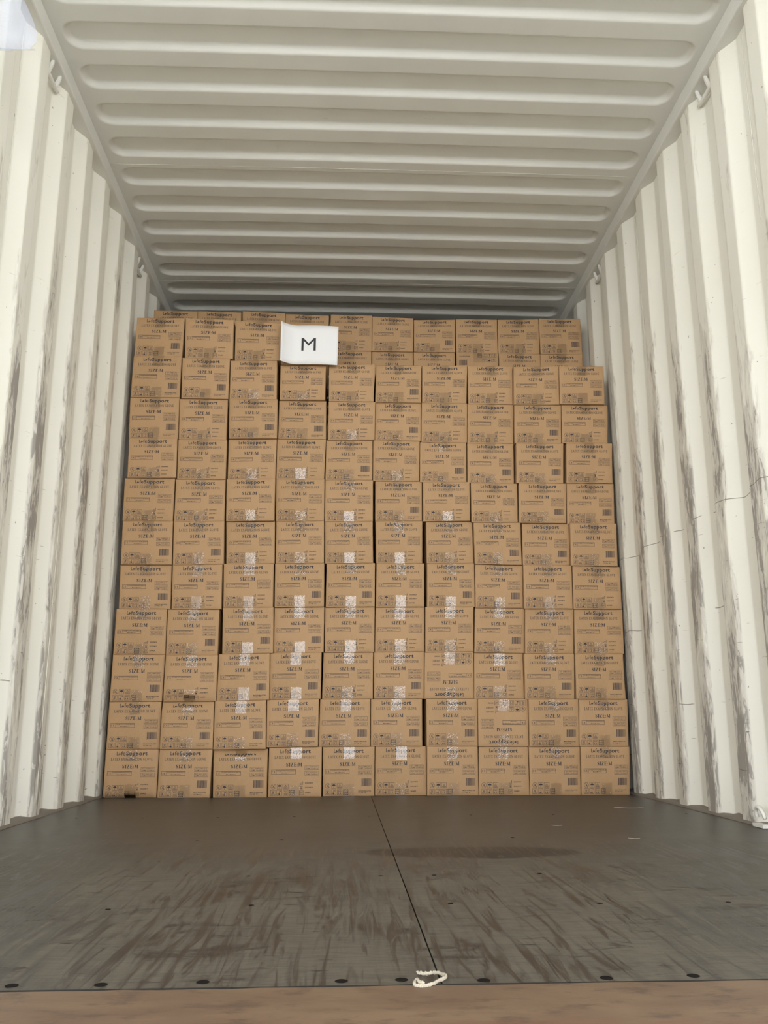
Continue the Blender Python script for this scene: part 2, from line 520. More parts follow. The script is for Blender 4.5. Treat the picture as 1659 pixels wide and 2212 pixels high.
for (x, y) in spots:
    o = bpy.data.objects.new('floor_screw', SCREW)
    COL.objects.link(o); o.parent = floor; o.location = (x, y, 0)
    if y > 1.5:
        o.scale = (0.6, 0.6, 0.8)

# rear sill, a hand's breadth of rusty steel in front of the planks
n = 60
vs, fs = [], []
xs = np.linspace(-1.22, 1.22, n)
prof = [(Y_DOOR, -0.14), (Y_DOOR, -0.016), (Y_DOOR + .006, -0.008), (1.06, -0.003), (1.12, 0.0004), (1.19, 0.0014), (Y_FLOOR - .008, 0.0014), (Y_FLOOR - .0065, -0.012), (Y_FLOOR - .0065, -0.06)]
rr = np.random.RandomState(2)
for x in xs:
    for (y, z) in prof:
        vs.append((x, y + (rr.uniform(-.0018, .0012) if y > 1.2 else 0), z + (rr.uniform(-.0004, .0004) if z > -.01 else 0)))
m = len(prof)
for i in range(n - 1):
    for k in range(m - 1):
        fs.append((i * m + k, i * m + k + 1, (i + 1) * m + k + 1, (i + 1) * m + k)[::-1])
sill = structure(mesh_obj('trim_3', vs, fs, MAT_SILL))
MB().box(-1.20, 1.20, Y_FLOOR - .0075, Y_FLOOR - .0002, -0.02, 0.0009).build('gap_shade', MAT_DARK, sill)  # dark strip standing in for the shade inside the sill gap
# the yard outside the doors
yard = structure(mesh_obj('ground', [(-14, -16, -1.25), (14, -16, -1.25), (14, 12, -1.25), (-14, 12, -1.25)], [(0, 1, 2, 3)], MAT_YARD))

# unseen overhang, added to cut off the high sky and shape the daylight
added_canopy = structure(MB().box(-14, 14, -5.2, 0.85, 3.55, 3.7).build('added_canopy', MAT_ADDED_CANOPY))

# ------------------------------------------------------------------ lashing bars under the rails
def lashing_bar(sgn, y, label, zdrop=0.046, L=0.128):
    o = empty('lashing_bar', (sgn * (HW + 0.004), y, RAIL_B))
    tag(o, label, 'lashing bar', 'lashing bars under the roof rails')
    xb = sgn * 0.012
    pts = [(xb, -L / 2 + L * i / 8, -zdrop - (0.004 if 0 < i < 8 else 0.0)) for i in range(9)]
    MB().tube(pts, [0.0058] + [0.0074] * 7 + [0.0058], 10).build('bar', MAT_RING, o, True)
    for s in (-0.040, 0.040):
        pr = [(-0.007, 0.0), (0.003, 0.0), (xb * sgn + 0.002, -0.028), (xb * sgn + 0.004, -zdrop - 0.003), (xb * sgn - 0.005, -zdrop - 0.003), (-0.004, -0.018)]
        vs = [(sgn * x, s - 0.004, z) for x, z in pr] + [(sgn * x, s + 0.004, z) for x, z in pr]
        k = len(pr)
        fs = [tuple(range(k)), tuple(range(k, 2 * k))[::-1]] + [(i, (i + 1) % k, k + (i + 1) % k, k + i) for i in range(k)]
        MB().add(vs, fs).build('lug', MAT_RING, o)
    return o
lashing_bar(1, 2.792, 'white steel lashing bar under the right roof rail, nearest the camera')
lashing_bar(1, 4.182, 'white steel lashing bar under the right roof rail, just above the cartons')
lashing_bar(-1, 2.815, 'white steel lashing bar under the left roof rail, nearest the camera')
lashing_bar(-1, 4.205, 'white steel lashing bar under the left roof rail, just above the cartons')

def lashing_ring():
    o = empty('lashing_ring', (HW - 0.004, 2.822, 0.0))
    tag(o, 'steel lashing ring at the foot of the right wall', 'lashing ring')
    R = 0.026
    pts = [(-0.012 - 0.006 * math.sin(a), R * math.cos(a), 0.034 + R * math.sin(a)) for a in np.linspace(-0.2, math.pi + 0.2, 17)]
    MB().tube(pts, 0.0058, 10).build('ring', MAT_RING, o, True)
    MB().box(-0.024, 0.0, -0.036, 0.036, 0.002, 0.012).build('base_plate', MAT_RING, o)
    return o
lashing_ring()

# ------------------------------------------------------------------ carton print
def font_tris(text, bold=0.0, res=3, shear=0.0, space=1.0):
    cu = bpy.data.curves.new('lettering', 'FONT')
    cu.body = text
    cu.size = 1.0
    cu.resolution_u = res
    cu.offset = bold
    cu.shear = shear
    cu.space_character = space
    ob = bpy.data.objects.new('lettering', cu)
    COL.objects.link(ob)
    dg = bpy.context.evaluated_depsgraph_get()
    ev = ob.evaluated_get(dg)
    me = ev.to_mesh()
    me.calc_loop_triangles()
    v = np.array([p.co[:2] for p in me.vertices]).reshape(-1, 2)
    f = [tuple(t.vertices) for t in me.loop_triangles]
    # keep the winding towards +z
    ff = []
    for a, b, c in f:
        A, B, Cc = v[a], v[b], v[c]
        s = (B[0] - A[0]) * (Cc[1] - A[1]) - (B[1] - A[1]) * (Cc[0] - A[0])
        ff.append((a, b, c) if s > 0 else (a, c, b))
    ev.to_mesh_clear()
    bpy.data.objects.remove(ob)
    bpy.data.curves.remove(cu)
    return v, ff

class Ink:
    """flat artwork in (u, v): u to the right, v downwards, both 0..1 over the face of the carton"""
    ASP = 0.226 / 0.203
    def __init__(self):
        self.v, self.f = [], []
    def poly(self, pts):
        n = len(self.v)
        a = 0
        for i in range(len(pts)):
            x0, y0 = pts[i]; x1, y1 = pts[(i + 1) % len(pts)]
            a += x0 * y1 - x1 * y0
        if a > 0:                       # v points down: keep faces towards the viewer
            pts = pts[::-1]
        self.v += list(pts)
        self.f.append(tuple(range(n, n + len(pts))))
    def rect(self, u0, u1, v0, v1):
        k = max(1, int((u1 - u0) / 0.09), 1)
        for i in range(k):
            a = u0 + (u1 - u0) * i / k; b = u0 + (u1 - u0) * (i + 1) / k
            self.poly([(a, v0), (b, v0), (b, v1), (a, v1)])
    def frame(self, u0, u1, v0, v1, t=0.0045):
        tv = t * self.ASP
        self.rect(u0, u1, v0, v0 + tv); self.rect(u0, u1, v1 - tv, v1)
        self.rect(u0, u0 + t, v0 + tv, v1 - tv); self.rect(u1 - t, u1, v0 + tv, v1 - tv)
    def line(self, p, q, t=0.005):
        d = np.array([q[0] - p[0], (q[1] - p[1]) / self.ASP]); L = np.linalg.norm(d); d = d / L
        nx, ny = -d[1] * t / 2, d[0] * t / 2 * self.ASP
        self.poly([(p[0] + nx, p[1] + ny), (q[0] + nx, q[1] + ny), (q[0] - nx, q[1] - ny), (p[0] - nx, p[1] - ny)])
    def ring(self, c, r, t=0.005, seg=18, a0=0.0, a1=math.tau):
        for i in range(seg):
            a = a0 + (a1 - a0) * i / seg; b = a0 + (a1 - a0) * (i + 1) / seg
            P = lambda rr, an: (c[0] + rr * math.cos(an), c[1] + rr * math.sin(an) * self.ASP)
            self.poly([P(r - t, a), P(r, a), P(r, b), P(r - t, b)])
    def disc(self, c, r, a0=0.0, a1=math.tau, seg=12):
        self.poly([(c[0] + r * math.cos(a0 + (a1 - a0) * i / seg), c[1] + r * math.sin(a0 + (a1 - a0) * i / seg) * self.ASP) for i in range(seg + (0 if a1 - a0 > 6.2 else 1))])
    def text(self, s, u0, u1, v0, v1, bold=0.0, res=3, shear=0.0, space=1.0):
        v, f = font_tris(s, bold, res, shear, space)
        lo, hi = v.min(0), v.max(0)
        w = (v - lo) / (hi - lo)
        n = len(self.v)
        self.v += [(u0 + (u1 - u0) * x, v1 - (v1 - v0) * y) for x, y in w]
        self.f += [tuple(i + n for i in t) for t in f]
    def fine(self, u0, u1, v0, v1, seed):
        # small print that cannot be made out: a row of broken strokes
        rb = random.Random(seed)
        x = u0
        while x < u1:
            w = rb.uniform(.004, .008)
            k = rb.choice((0, 0, 1, 2))
            hgt = v1 - v0
            if k == 0:
                self.poly([(x, v0), (x + w, v0), (x + w, v1), (x, v1)])
            elif k == 1:
                self.poly([(x, v0 + .35 * hgt), (x + w, v0 + .35 * hgt), (x + w, v1), (x, v1)])
            else:
                self.poly([(x, v0), (x + w, v0), (x + w, v0 + .45 * hgt), (x, v0 + .45 * hgt)])
            x += w + rb.choice((.002, .002, .003, .007))
    def serif(self, s, u0, u1, v0, v1, tk, tn, gap=0.16, space=0.42):
        polys, x = [], 0.0
        for ch in s:
            if ch == ' ':
                x += space; continue
            ps, w = serif_glyph(ch, tk, tn)
            polys += [[(px + x, py) for px, py in p] for p in ps]
            x += w + gap
        x -= gap
        for p in polys:
            self.poly([(u0 + (u1 - u0) * px / x, v1 - (v1 - v0) * py) for px, py in p])

def serif_glyph(ch, tk, tn):
    """roman capitals drawn from thick and thin strokes, cap height 1"""
    P = []
    def bar(x0, y0, x1, y1, w):
        P.append([(x0 - w / 2, y0), (x0 + w / 2, y0), (x1 + w / 2, y1), (x1 - w / 2, y1)])
    def hb(x0, x1, y, w=None):
        w = w or tn
        P.append([(x0, y - w / 2), (x1, y - w / 2), (x1, y + w / 2), (x0, y + w / 2)])
    def foot(x, y, w=0.15):
        hb(x - w, x + w, tn / 2 if y == 0 else 1 - tn / 2)
    def tick(x, y0, y1, w=0.07):
        P.append([(x - w, y0), (x + w * .4, y0), (x + w * .4, y1)])
    def ribbon(pts):
        for (x0, y0, w0), (x1, y1, w1) in zip(pts[:-1], pts[1:]):
            d = np.array([x1 - x0, y1 - y0]); d /= np.linalg.norm(d); n = np.array([-d[1], d[0]])
            P.append([(x0 + n[0] * w0 / 2, y0 + n[1] * w0 / 2), (x1 + n[0] * w1 / 2, y1 + n[1] * w1 / 2), (x1 - n[0] * w1 / 2, y1 - n[1] * w1 / 2), (x0 - n[0] * w0 / 2, y0 - n[1] * w0 / 2)])
    def arc(cx_, cy_, rx, ry, a0, a1, n=10):
        pts = []
        for i in range(n + 1):
            a = math.radians(a0 + (a1 - a0) * i / n)
            pts.append((cx_ + rx * math.cos(a), cy_ + ry * math.sin(a), tn + (tk - tn) * abs(math.cos(a)) ** 1.5))
        ribbon(pts)
    if ch == 'I':
        bar(.17, 0, .17, 1, tk); foot(.17, 0, .16); foot(.17, 1, .16); return P, .34
    if ch == 'L':
        bar(.18, 0, .18, 1, tk); foot(.18, 1, .16); hb(.02, .66, tn / 2); tick(.64, 0.02, .28); return P, .68
    if ch == 'T':
        bar(.35, 0, .35, 1, tk); foot(.35, 0, .15); hb(.02, .68, 1 - tn / 2); tick(.64, 1, .76); P.append([(.02, 1), (.1, 1), (.02, .76)]); return P, .70
    if ch == 'E':
        bar(.18, 0, .18, 1, tk); hb(.02, .64, 1 - tn / 2); hb(.02, .66, tn / 2); hb(.18, .50, .52); tick(.62, 1, .76); tick(.64, 0, .26); tick(.50, .42, .63, .05); return P, .68
    if ch == 'A':
        bar(.10, 0, .38, .97, tn); bar(.38, 1, .66, 0, tk); hb(.19, .56, .32); foot(.10, 0, .11); foot(.66, 0, .14); return P, .78
    if ch == 'V':
        bar(.12, 1, .40, 0, tk); bar(.40, .03, .68, 1, tn); foot(.12, 1, .14); foot(.68, 1, .11); return P, .78
    if ch == 'X':
        bar(.14, 1, .64, 0, tk); bar(.12, 0, .64, 1, tn); foot(.14, 1, .14); foot(.64, 1, .11); foot(.12, 0, .11); foot(.64, 0, .14); return P, .78
    if ch == 'M':
        bar(.12, 0, .12, 1, tn); bar(.84, 0, .84, 1, tk); bar(.14, 1, .47, .05, tk * .9); bar(.47, .05, .82, 1, tn); foot(.12, 0, .11); foot(.84, 0, .15); foot(.10, 1, .10); foot(.88, 1, .11); return P, .98
    if ch == 'N':
        bar(.12, 0, .12, 1, tn); bar(.68, 0, .68, 1, tn); bar(.13, 1, .68, 0, tk); foot(.12, 0, .11); foot(.68, 1, .11); foot(.08, 1, .09); return P, .78
    if ch == 'O':
        arc(.40, .5, .36 - tk / 2, .5 - tn / 2, 0, 360, 20); return P, .80
    if ch == 'G':
        arc(.40, .5, .36 - tk / 2, .5 - tn / 2, 45, 325, 16); bar(.66, .06, .66, .44, tk); hb(.50, .80, .46); tick(.68, 1.0, .70, .06); return P, .82
    if ch == 'S':
        pts = [(.52, .74, tn), (.46, .88, tn), (.30, .96, tn), (.14, .88, tn * 1.5), (.10, .74, tk * .8), (.16, .60, tk), (.32, .50, tk), (.46, .40, tk), (.51, .26, tk * .8), (.46, .12, tn * 1.5), (.30, .04, tn), (.14, .10, tn), (.07, .26, tn)]
        ribbon(pts); P.append([(.49, .98), (.55, .98), (.55, .68)]); P.append([(.04, .02), (.10, .02), (.04, .32)]); return P, .60
    if ch == 'Z':
        bar(.54, 1 - tn, .10, tn, tk * 1.1); hb(.06, .64, 1 - tn / 2); hb(.04, .66, tn / 2); P.append([(.06, 1), (.14, 1), (.06, .74)]); tick(.64, 0, .28); return P, .70
    if ch == ':':
        for y in (.10, .55):
            P.append([(.10 + .09 * math.cos(a), y + .09 * math.sin(a)) for a in np.linspace(0, math.tau, 9)[:-1]])
        return P, .22
    return P, .3

def artwork(kind):
    parts = {}
    def start(name):
        parts[name] = Ink()
        return parts[name]
    a = start('brand_lettering')
    # brand line, light then bold, with a cross for the i
    a.text('L', .213, .250, .042, .120, 0.008)
    a.rect(.2440, .2900, .0860, .1020); a.rect(.2590, .2750, .0680, .1200)
    a.text('fe', .2960, .3740, .036, .123, 0.006)
    a.text('Support', .3860, .7880, .040, .150, 0.030, 4, 0.0, 1.10)
    a = start('product_lettering')
    a.serif('LATEX EXAMINATION GLOVE', .108, .891, .174, .230, 0.160, 0.090)
    a = start('size_lettering')
    a.serif('SIZE:M', .330, .627, .314, .390, 0.215, 0.085)
    a = start('conformity_panel')
    a.frame(.052, .512, .452, .546, .005)
    a.rect(.146, .150, .456, .542)
    for cx_ in (.083, .122):
        a.ring((cx_, .499), .020, .0055, 9, math.radians(70), math.radians(290))
    a.rect(.106, .122, .4955, .5035)
    a.rect(.152, .508, .463, .468)
    a.fine(.160, .502, .475, .489, 1)
    a.fine(.240, .425, .511, .526, 2)
    # two certificates
    a = start('certificate_panel')
    for v0, t1 in ((.376, 'ISO 13485:2016'), (.488, 'ISO 9001:2015')):
        a.frame(.682, .945, v0, v0 + .086, .0042)
        a.text(t1, .706, .922, v0 + .014, v0 + .038, 0.012, 1)
        a.text('(QMS Certified)', .700, .928, v0 + .048, v0 + .077, 0.012, 1)
    a = start('care_symbols')
    w, hgt = .098, .098 * Ink.ASP
    y0 = .735
    c = (.100, y0 + hgt / 2)
    a.ring(c, .049, .005, 20)
    a.line((.075, y0 + .02), (.126, y0 + hgt - .018), .006)
    a.line((.122, y0 + .022), (.100, y0 + .052), .007); a.line((.100, y0 + .052), (.080, y0 + .082), .006); a.ring((.110, y0 + .072), .014, .005, 8)
    for i, x0 in enumerate((.166, .280)):
        a.frame(x0, x0 + w, y0, y0 + hgt, .0048)
        cx_ = x0 + w / 2
        if i == 0:
            a.disc((cx_, y0 + .058), .034, math.pi, math.tau, 10)
            a.rect(cx_ - .003, cx_ + .003, y0 + .05, y0 + .092)
            a.rect(cx_ - .012, cx_ + .003, y0 + .089, y0 + .095)
        else:
            a.line((cx_, y0 + .024), (cx_ - .033, y0 + .082), .005); a.line((cx_, y0 + .024), (cx_ + .033, y0 + .082), .005)
            a.rect(cx_ - .036, cx_ + .036, y0 + .080, y0 + .086)
            a.ring((cx_, y0 + .064), .012, .005, 8); a.rect(cx_ - .034, cx_ + .034, y0 + .092, y0 + .097)
    # lower row
    y1 = .862
    for i, x0 in enumerate((.046, .161, .279, .395)):
        a.frame(x0, x0 + w, y1, y1 + hgt, .0048)
        cx_ = x0 + w / 2
        if i == 0:
            for k in range(3):
                a.rect(cx_ - .028 + .006 * k, cx_ + .028 - .006 * k, y1 + .022 + .014 * k, y1 + .028 + .014 * k)
            a.ring((cx_ - .012, y1 + .080), .017, .006, 9); a.line((cx_ + .010, y1 + .070), (cx_ + .033, y1 + .094), .006)
            a.rect(cx_ - .002, cx_ + .004, y1 + .04, y1 + .075)
        elif i == 1:
            a.rect(cx_ - .002, cx_ + .005, y1 + .018, y1 + .078); a.disc((cx_ + .0015, y1 + .084), .0135)
            a.rect(cx_ - .036, cx_ - .002, y1 + .066, y1 + .071); a.rect(cx_ + .018, cx_ + .036, y1 + .020, y1 + .032)
            a.rect(cx_ - .034, cx_ - .016, y1 + .078, y1 + .090)
        elif i == 2:
            a.text('AQL', cx_ - .034, cx_ + .034, y1 + .016, y1 + .047, 0.02, 1)
            a.text('1.5', cx_ - .026, cx_ + .026, y1 + .060, y1 + .094, 0.03, 1)
        else:
            a.ring((cx_, y1 + hgt / 2), .043, .0055, 12)
            a.rect(cx_ - .044, cx_ + .044, y1 + .043, y1 + .0455); a.rect(cx_ - .044, cx_ + .044, y1 + .0655, y1 + .068)
            a.fine(cx_ - .036, cx_ + .034, y1 + .049, y1 + .062, 4)
            for sx in (-1, 1):
                for sv in (.004, hgt - .016):
                    a.rect(cx_ + sx * .040 - .007, cx_ + sx * .040 + .007, y1 + sv, y1 + sv + .012)
    if kind == 'B':
        a = start('barcode')
        rb = random.Random(7)
        x = .752
        while x < .935:
            bw = rb.choice((.0028, .0028, .0056, .0084))
            a.rect(x, min(x + bw, .937), .645, .795)
            x += bw + rb.choice((.0026, .0026, .0050))
        a.rect(.742, .757, .794, .799)
        a = start('origin_lettering')
        a.text('MADE IN MALAYSIA', .690, .935, .884, .905, 0.03, 1)
        a.fine(.690, .850, .922, .938, 3)
    else:
        a = start('date_marks')
        a.line((.596, .752), (.650, .752), .005); a.line((.650, .752), (.650, .694), .005); a.line((.596, .752), (.596, .728), .005)
        a.line((.596, .728), (.640, .728), .005); a.line((.640, .728), (.640, .694), .005)
        a.text('2020/08/20', .690, .838, .710, .738, 0.022, 1)
        a.frame(.612, .642, .786, .840, .005); a.disc((.627, .828), .013, math.pi, math.tau, 8); a.rect(.606, .648, .783, .789); a.rect(.606, .648, .838, .844)
        a.text('2025/08/19', .690, .838, .798, .826, 0.022, 1)
        a.frame(.583, .664, .874, .962, .0055)
        a.text('LOT', .597, .650, .898, .938, 0.03, 1)
        a.text('200425', .690, .800, .896, .926, 0.03, 1)
    return {k: (np.array(p.v, dtype=np.float64), p.f) for k, p in parts.items()}

ART = {k: artwork(k) for k in 'BD'}

def fast_mesh(name, verts, faces):
    """numpy vertices plus mixed polygons, without python-level vertex tuples"""
    me = bpy.data.meshes.new(name)
    me.vertices.add(len(verts))
    me.vertices.foreach_set('co', np.asarray(verts, dtype=np.float32).ravel())
    flat, starts, totals = faces
    me.loops.add(len(flat)); me.loops.foreach_set('vertex_index', flat)
    me.polygons.add(len(starts)); me.polygons.foreach_set('loop_start', starts)
    me.update(calc_edges=True)
    return me

def pack(faces):
    flat = np.array([i for f in faces for i in f], dtype=np.int32)
    totals = np.array([len(f) for f in faces], dtype=np.int32)
    starts = np.concatenate([[0], np.cumsum(totals)[:-1]]).astype(np.int32)
    return flat, starts, totals
ART_F = {k: {n: pack(p[1]) for n, p in ART[k].items()} for k in ART}

